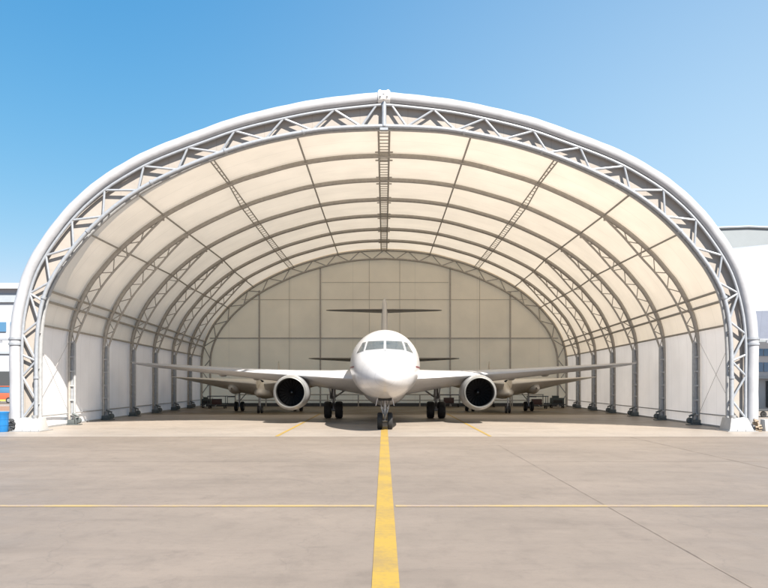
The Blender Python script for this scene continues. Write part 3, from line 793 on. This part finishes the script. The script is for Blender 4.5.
# ------------------------------------------------------------------ the two smaller aircraft in the back row
def small_jet(cx, side, label):
    t = empty('business_jet'); tag(t, label, 'airplane', 'small aircraft parked in the back row')
    st = [(0,1.62,1.52,.04),(.15,1.72,1.38,.2),(.6,1.88,1.25,.4),(1.4,2.05,1.15,.6),(2.2,2.25,1.1,.72),(3.2,2.42,1.05,.8),(5,2.48,1.05,.82),(8,2.48,1.05,.82),(10.5,2.5,1.4,.65),(12,2.5,1.8,.35),(13,2.5,2.1,.12)]
    f = body(st, 67.2, cx, 40).build('fuselage', M['cream'], t, ang=60)
    for sg in (-1, 1):
        k = 67.6
        hs = 7.55
        secs = [(.3, 67.4, 6.2, 2.28, .17, -.09),(1.2, 67.7, 5.8, 2.36, .16, -.09),(2.4, 68.2, 5.0, 2.45, .15, -.10),(4.6, 69.2, 3.2, 2.62, .12, -.09),(7.1, 70.1, 1.2, 2.80, .09, -.03),(hs, 70.4, .5, 2.84, .08, 0)]
        mb = MB(); mb.loft([wing_ring(cx + sg*s[0], *s[1:]) for s in secs]); w = mb.build('wing', M['cream'], t)
        MB().lathe([(0,.05),(.5,.36),(1.5,.5),(3.5,.48),(5,.2),(5.6,.03)], (cx+sg*2.35, 68.3, 1.95), 'y', 24).build('wheel_fairing', M['cream'], w)
        gx = cx + sg*2.45; gy = 72.6
        g = MB().cyl((gx, gy, .4), (gx, gy, 1.5), .08, 10).cyl((gx-.4, gy, .4), (gx+.4, gy, .4), .06, 8).cyl((gx, gy, .8), (gx-sg*.6, gy, 1.5), .04, 8).build('main_gear', M['strut'], t)
        MB().box(gx+sg*.5-.4, gx+sg*.5+.1, gy-.3, gy+.3, 1.15, 1.25).build('gear_door', M['dark'], g)
        for q in (-1, 1): wheel(g, (gx+q*.26, gy, .40), .40, .28, 'strut')
        engine('engine', t, (cx+sg*1.05, 75.2, 2.25), .38, 2.2, 'cream', .08, 12)
        mb = MB(); mb.loft([wing_ring(cx + sg*s[0], *s[1:]) for s in ((0, 79.2, 1.5, 3.3, .09),(1.7, 79.7, .9, 3.3, .08))]); mb.build('tailplane', M['cream'], t)
    rows = []
    for z, yl, c, th in ((2.3,76.4,3.6,.14),(3.2,78.2,2.2,.10),(3.45,78.9,1.9,.07),(4.3,79.4,.35,.04)):
        rows.append([(cx + s*th*q, yl+u*c, z) for u, q, s in ((0,0,1),(.1,.8,1),(.4,1,1),(1,.05,1),(.4,1,-1),(.1,.8,-1))])
    MB().loft(rows).build('fin', M['cream'], t)
    g = MB().cyl((cx, 67.6, .3), (cx, 67.6, 1.2), .05, 10).cyl((cx-.2, 67.6, .3), (cx+.2, 67.6, .3), .04, 8).build('nose_gear', M['strut'], t)
    for q in (-1, 1): wheel(g, (cx+q*.13, 67.6, .30), .30, .16, 'strut')
    rebase(t, (cx, 72, 0)); return t
small_jet(-9.62, -1, 'cream low-wing jet in shade, mostly hidden behind the airliner engine on the left')
small_jet(9.62, 1, 'cream low-wing jet in shade, mostly hidden behind the airliner engine on the right')

# ------------------------------------------------------------------ ground equipment at the back
def cart(x, y, w, d, h, col, label, kind):
    t = empty('service_cart'); tag(t, label, 'cart', 'service carts along the back of the hangar')
    b = MB(); z0 = .28
    b.box(x-w/2, x+w/2, y-d/2, y+d/2, z0, z0+.09); b.build('deck', M['dark'], t, bevel=.01)
    if kind == 'table':
        MB().box(x-w/2, x+w/2, y-d/2, y+d/2, h-.07, h).build('top_shelf', M['dark'], t, bevel=.01)
        for a in (-1, 1):
            for c in (-1, 1): MB().cyl((x+a*(w/2-.05), y+c*(d/2-.05), z0+.08), (x+a*(w/2-.05), y+c*(d/2-.05), h-.06), .03, 6).build('leg', M['dark'], t)
        MB().box(x-w*.28, x+w*.2, y-d*.3, y+d*.3, z0+.09, h*.75).build('tool_cabinet', M[col], t, bevel=.02)
    else:
        mb = MB(); mb.box(x-w*.42, x+w*.42, y-d*.42, y+d*.42, z0+.09, h*.82)
        mb.box(x-w*.3, x+w*.1, y-d*.3, y+d*.3, h*.82, h); mb.build('housing', M[col], t, bevel=.03)
        MB().box(x-w*.3, x+w*.3, y-d*.43-.01, y-d*.42, z0+.2, h*.65).build('grille', M['duct'], t)
        MB().tube([(x+w*.42, y, h*.6), (x+w*.55, y, h*.9), (x+w*.55, y-.3, h*.95)], .025, 6).build('handle', M['strut'], t)
    for a in (-1, 1):
        for c in (-1, 1): wheel(t, (x+a*(w/2-.16), y+c*(d/2-.12), .15), .15, .1)
    mb = MB(); mb.cyl((x, y-d/2, .33), (x, y-d/2-.9, .2), .03, 6); mb.lathe([(-.03,.05),(-.03,.09),(.03,.09),(.03,.05)], (x, y-d/2-.95, .2), 'z', 10); mb.build('tow_bar', M['strut'], t)
    rebase(t, (x, y, 0)); return t
cart(-15.2, 79.5, 1.7, 1.1, 1.15, 'redbox', 'dark wheeled tool trolley with dull red cabinet, in the left rear corner', 'table')
cart(-16.6, 81.5, 1.0, .9, 1.0, 'teal', 'small teal-grey service cart in the left rear corner of the hangar', 'unit')
cart(13.9, 78.8, 1.8, 1.1, 1.15, 'redbox', 'dark wheeled trolley with dull red cabinet, right of the right-hand small jet', 'table')
cart(16.0, 80.5, 1.4, 1.0, 1.15, 'teal', 'low teal-grey ground power cart in the right rear corner', 'unit')
cart(9.6, 83.6, 2.2, 1.1, 1.35, 'teal', 'teal-grey power cart against the rear wall behind the back-right jet', 'unit')
cart(6.3, 83.6, 2.0, 1.1, 1.2, 'redbox', 'dark shelf trolley against the rear wall between the airliner and back-right jet', 'table')
# guard rail along rear wall
gr = empty('guard_rail'); tag(gr, 'long low grey double-rail barrier running along the foot of the rear wall', 'barrier')
for z in (.62, 1.18): MB().cyl((-14.5, 84.8, z), (15.5, 84.8, z), .05, 8).build('rail', M['rib'], gr)
for k in range(11):
    x = -14.5 + 3*k; MB().cyl((x, 84.8, 0), (x, 84.8, 1.22), .06, 8).box(x-.13, x+.13, 84.67, 84.93, 0, .03).build('post', M['rib'], gr)
rebase(gr, (0.5, 84.8, 0))

# ------------------------------------------------------------------ foreground left: blue bin
t = empty('waste_bin'); tag(t, 'blue plastic round bin standing outside the left foot of the hangar arch', 'bin')
bx, by = -18.75, 42.7
MB().lathe([(0,.02),(0,.27),(.03,.285),(.45,.305),(.9,.325),(.93,.345),(.99,.345),(.99,.31),(.9,.30),(.1,.26),(.09,.02)], (bx, by, 0), 'z', 36).build('bin_body', M['blue'], t)
mb = MB(); mb.lathe([(.32,.303),(.32,.313),(.35,.313),(.35,.303)], (bx, by, 0), 'z', 36); mb.lathe([(.63,.313),(.63,.323),(.66,.323),(.66,.313)], (bx, by, 0), 'z', 36); mb.build('hoop', M['blue'], t)
rebase(t, (bx, by, 0))
# right: white barrier blocks outside the right foot
t = empty('concrete_barrier'); tag(t, 'low white concrete barrier block beside the right foot of the hangar arch', 'barrier')
MB().add([(18.95,43.2,0),(21.4,43.2,0),(21.4,43.9,0),(18.95,43.9,0),(18.95,43.3,.58),(21.4,43.3,.58),(21.4,43.8,.58),(18.95,43.8,.58)], [(0,1,2,3),(4,5,6,7),(0,1,5,4),(1,2,6,5),(2,3,7,6),(3,0,4,7)]).build('barrier_body', M['block'], t, bevel=.03)
MB().tube([(19.9,43.55,.57),(19.9,43.55,.68),(20.2,43.55,.68),(20.2,43.55,.57)], .012, 6).build('lifting_loop', M['strut'], t)
rebase(t, (20.1, 43.55, 0))

# ------------------------------------------------------------------ background, left
t = empty('warehouse'); tag(t, 'long pale grey airport warehouse with a white eaves band, far left beyond the hangar', 'building')
MB().box(-130, -46, 118.4, 160, 0, 15.0).build('wall', M['bwall'], t)
rf = MB().add([(-131,117.4,15.0),(-45,117.4,15.0),(-45,161,15.0),(-131,161,15.0),(-131,117.4,16.0),(-45,117.4,15.7),(-45,161,17.5),(-131,161,17.8)], [(0,1,2,3),(4,5,6,7),(0,1,5,4),(1,2,6,5),(2,3,7,6),(3,0,4,7)]).build('roof', M['bwhite'], t)
MB().box(-130, -46.2, 118.1, 118.38, 13.2, 14.3).build('eaves_band', M['bband'], t)
for k in range(18):
    x = -129 + k*4.6
    f = MB().box(x, x+4.0, 118.25, 118.38, 9.2, 10.5).build('window', M['bwin'], t); MB().box(x+1.95, x+2.05, 118.2, 118.25, 9.2, 10.5).build('mullion', M['bwhite'], f)
for k in range(9):
    x = -127 + k*9; MB().box(x, x+6.5, 118.2, 118.37, 1.3, 3.8).build('ground_window', M['bdark'], t)
MB().box(-130, -46.2, 118.2, 118.36, 6.2, 6.5).build('cladding_joint', M['bband'], t)
rebase(t, (-88, 118.4, 0))
def tug(x, y, label, m, m2, sg=1):
    t = empty('baggage_tractor'); tag(t, label, 'vehicle')
    mb = MB(); rows = []
    prof = [(-1.5,.35),(-1.5,1.05),(-.6,1.12),(-.5,1.15),(1.4,1.15),(1.5,1.0),(1.5,.35)]
    mb.loft([[(x+px, y-.7, z) for px, z in prof], [(x+px, y+.7, z) for px, z in prof]]); mb.build('body', M[m], t, bevel=.04)
    MB().box(x-.35, x+1.1, y-.62, y+.62, 1.15, 1.85).build('cab', M['bwin'], t, bevel=.05)
    MB().box(x-.42, x+1.18, y-.68, y+.68, 1.85, 1.95).build('cab_roof', M[m], t, bevel=.03)
    MB().box(x-1.55, x+1.55, y-.74, y+.74, .25, .42).build('bumper', M[m2], t, bevel=.03)
    for a in (-1, 1):
        for c in (-1, 1):
            w = MB().lathe([(-.12,.05),(-.12,.3),(-.08,.34),(.08,.34),(.12,.3),(.12,.05)], (x+a*.95, y+c*.68, .34), 'y', 20).build('wheel', M['tyre'], t)
            MB().lathe([(-.13,.02),(-.13,.18),(.13,.18),(.13,.02)], (x+a*.95, y+c*.68, .34), 'y', 16).build('rim', M['strut'], w)
    rebase(t, (x, y, 0))
tug(-42.9, 98, 'orange-red airport tractor with yellow-green bumper, in front of the far left warehouse', 'orange', 'lime')

# ------------------------------------------------------------------ background, right
t = empty('office_building'); tag(t, 'tall blue-grey building with a very shallow gable, far right behind the white membrane canopy', 'building')
MB().add([(50,160,0),(110,160,0),(110,210,0),(50,210,0),(50,160,30.2),(67,160,30.8),(110,160,29.0),(110,210,29.0),(67,210,30.8),(50,210,30.2)],
   [(0,1,6,5,4),(2,3,9,8,7),(0,4,9,3),(1,2,7,6),(4,5,8,9),(5,6,7,8),(0,3,2,1)]).build('wall', M['bgrey'], t, smooth=False)
MB().tube([(49.8,159.8,30.25),(67,159.8,30.85),(110,159.8,29.05)], .22, 6).build('roof_trim', M['bband'], t)
rebase(t, (80, 160, 0))
t = empty('membrane_canopy'); tag(t, 'sweeping white membrane roof of the neighbouring shelter, outside the right side of the hangar', 'canopy')
def cprof(y, h, dip, xs): return [(x, y, h*(1 - math.exp(-(x-25.6)/.35))*1.0 + dip*(x-27.2)/10) for x in xs]
xs = [26.9, 27.3, 27.7, 28.1, 28.6, 29.2, 30, 31, 32.5, 34, 36, 39, 43, 48, 54, 60, 66]
rows = []
for k, (y, h, dip) in enumerate(((69.0, 8.0, .2), (69.1, 9.0, .3), (69.45, 10.2, .4), (71, 11.9, .6), (73.5, 13.1, .85), (77, 13.9, 1.0), (82, 14.1, 1.1), (90, 13.8, 1.0), (100, 12.8, .8))):
    rows.append(cprof(y, h, dip, xs))
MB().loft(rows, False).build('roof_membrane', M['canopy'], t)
MB().loft([[ (x, 69.02, z-.01) for x, _, z in rows[0]], [(x, 69.5, 5.8) for x in xs]], False).build('gable_membrane', M['gable'], t)  # lower front of the canopy, painted with the shade-tinted cloth
for x in (28.6, 36, 44, 52, 60): MB().cyl((x, 70.4, 0), (x, 70.4, 9.2 if x > 30 else 6.0), .14, 10).build('post', M['white'], t)
rebase(t, (45, 70.4, 0))
t = empty('terminal_building'); tag(t, 'low white terminal block with two blue window bands under the membrane canopy', 'building')
MB().box(28.4, 75, 80, 95, 0, 6.1).build('wall', M['bwhite'], t)
for k in range(15):
    x = 28.9 + k*3.0
    for z0, z1 in ((4.8, 5.45), (3.35, 4.2)):
        f = MB().box(x, x+2.92, 79.9, 79.99, z0, z1).build('window', M['bwin'], t)
    if k % 2 == 0: MB().box(x+.2, x+4.0, 79.88, 79.985, .1, 2.5).build('door_opening', M['bdark'], t)
MB().box(28.0, 75, 78.9, 80, 2.72, 2.95).build('awning', M['bband'], t)
rebase(t, (50, 80, 0))
# parked service vehicle and flat trailer by the terminal
def van(x, y, label):
    t = empty('service_van'); tag(t, label, 'van')
    prof = [(-2.3,.4),(-2.3,1.0),(-2.1,1.15),(-1.5,1.2),(-.9,1.9),(2.2,1.95),(2.3,1.8),(2.3,.4)]
    MB().loft([[(x+a, y-.9, z) for a, z in prof], [(x+a, y+.9, z) for a, z in prof]]).build('body', M['white'], t, bevel=.05)
    MB().add([(x-1.35,y-.91,1.3),(x-.2,y-.91,1.3),(x-.2,y-.91,1.78),(x-.85,y-.91,1.78)], [(0,1,2,3)]).build('side_window', M['glass'], t)
    MB().box(x, x+1.9, y-.915, y-.905, 1.3, 1.78).build('side_window', M['glass'], t)
    for a in (-1.45, 1.4):
        for c in (-1, 1):
            w = MB().lathe([(-.12,.05),(-.12,.32),(-.07,.36),(.07,.36),(.12,.32),(.12,.05)], (x+a, y+c*.85, .36), 'y', 20).build('wheel', M['tyre'], t)
            MB().lathe([(-.13,.02),(-.13,.2),(.13,.2),(.13,.02)], (x+a, y+c*.85, .36), 'y', 16).build('rim', M['strut'], w)
    rebase(t, (x, y, 0))
van(36.2, 75.5, 'white service van parked at the right edge in front of the terminal block')
t = empty('flatbed_trailer'); tag(t, 'low dark flatbed trailer on the apron just right of the hangar, past the white barrier', 'trailer')
x, y = 27.2, 60.5
MB().box(x-1.6, x+1.6, y-.8, y+.8, .42, .56).build('bed', M['dark'], t, bevel=.01)
MB().cyl((x-1.6, y, .45), (x-2.6, y, .35), .04, 8).build('tow_bar', M['strut'], t)
for a in (-1.1, 1.1):
    for c in (-.65, .65):
        w = MB().lathe([(-.09,.04),(-.09,.19),(-.05,.21),(.05,.21),(.09,.19),(.09,.04)], (x+a, y+c, .21), 'y', 16).build('wheel', M['tyre'], t)
rebase(t, (x, y, 0))
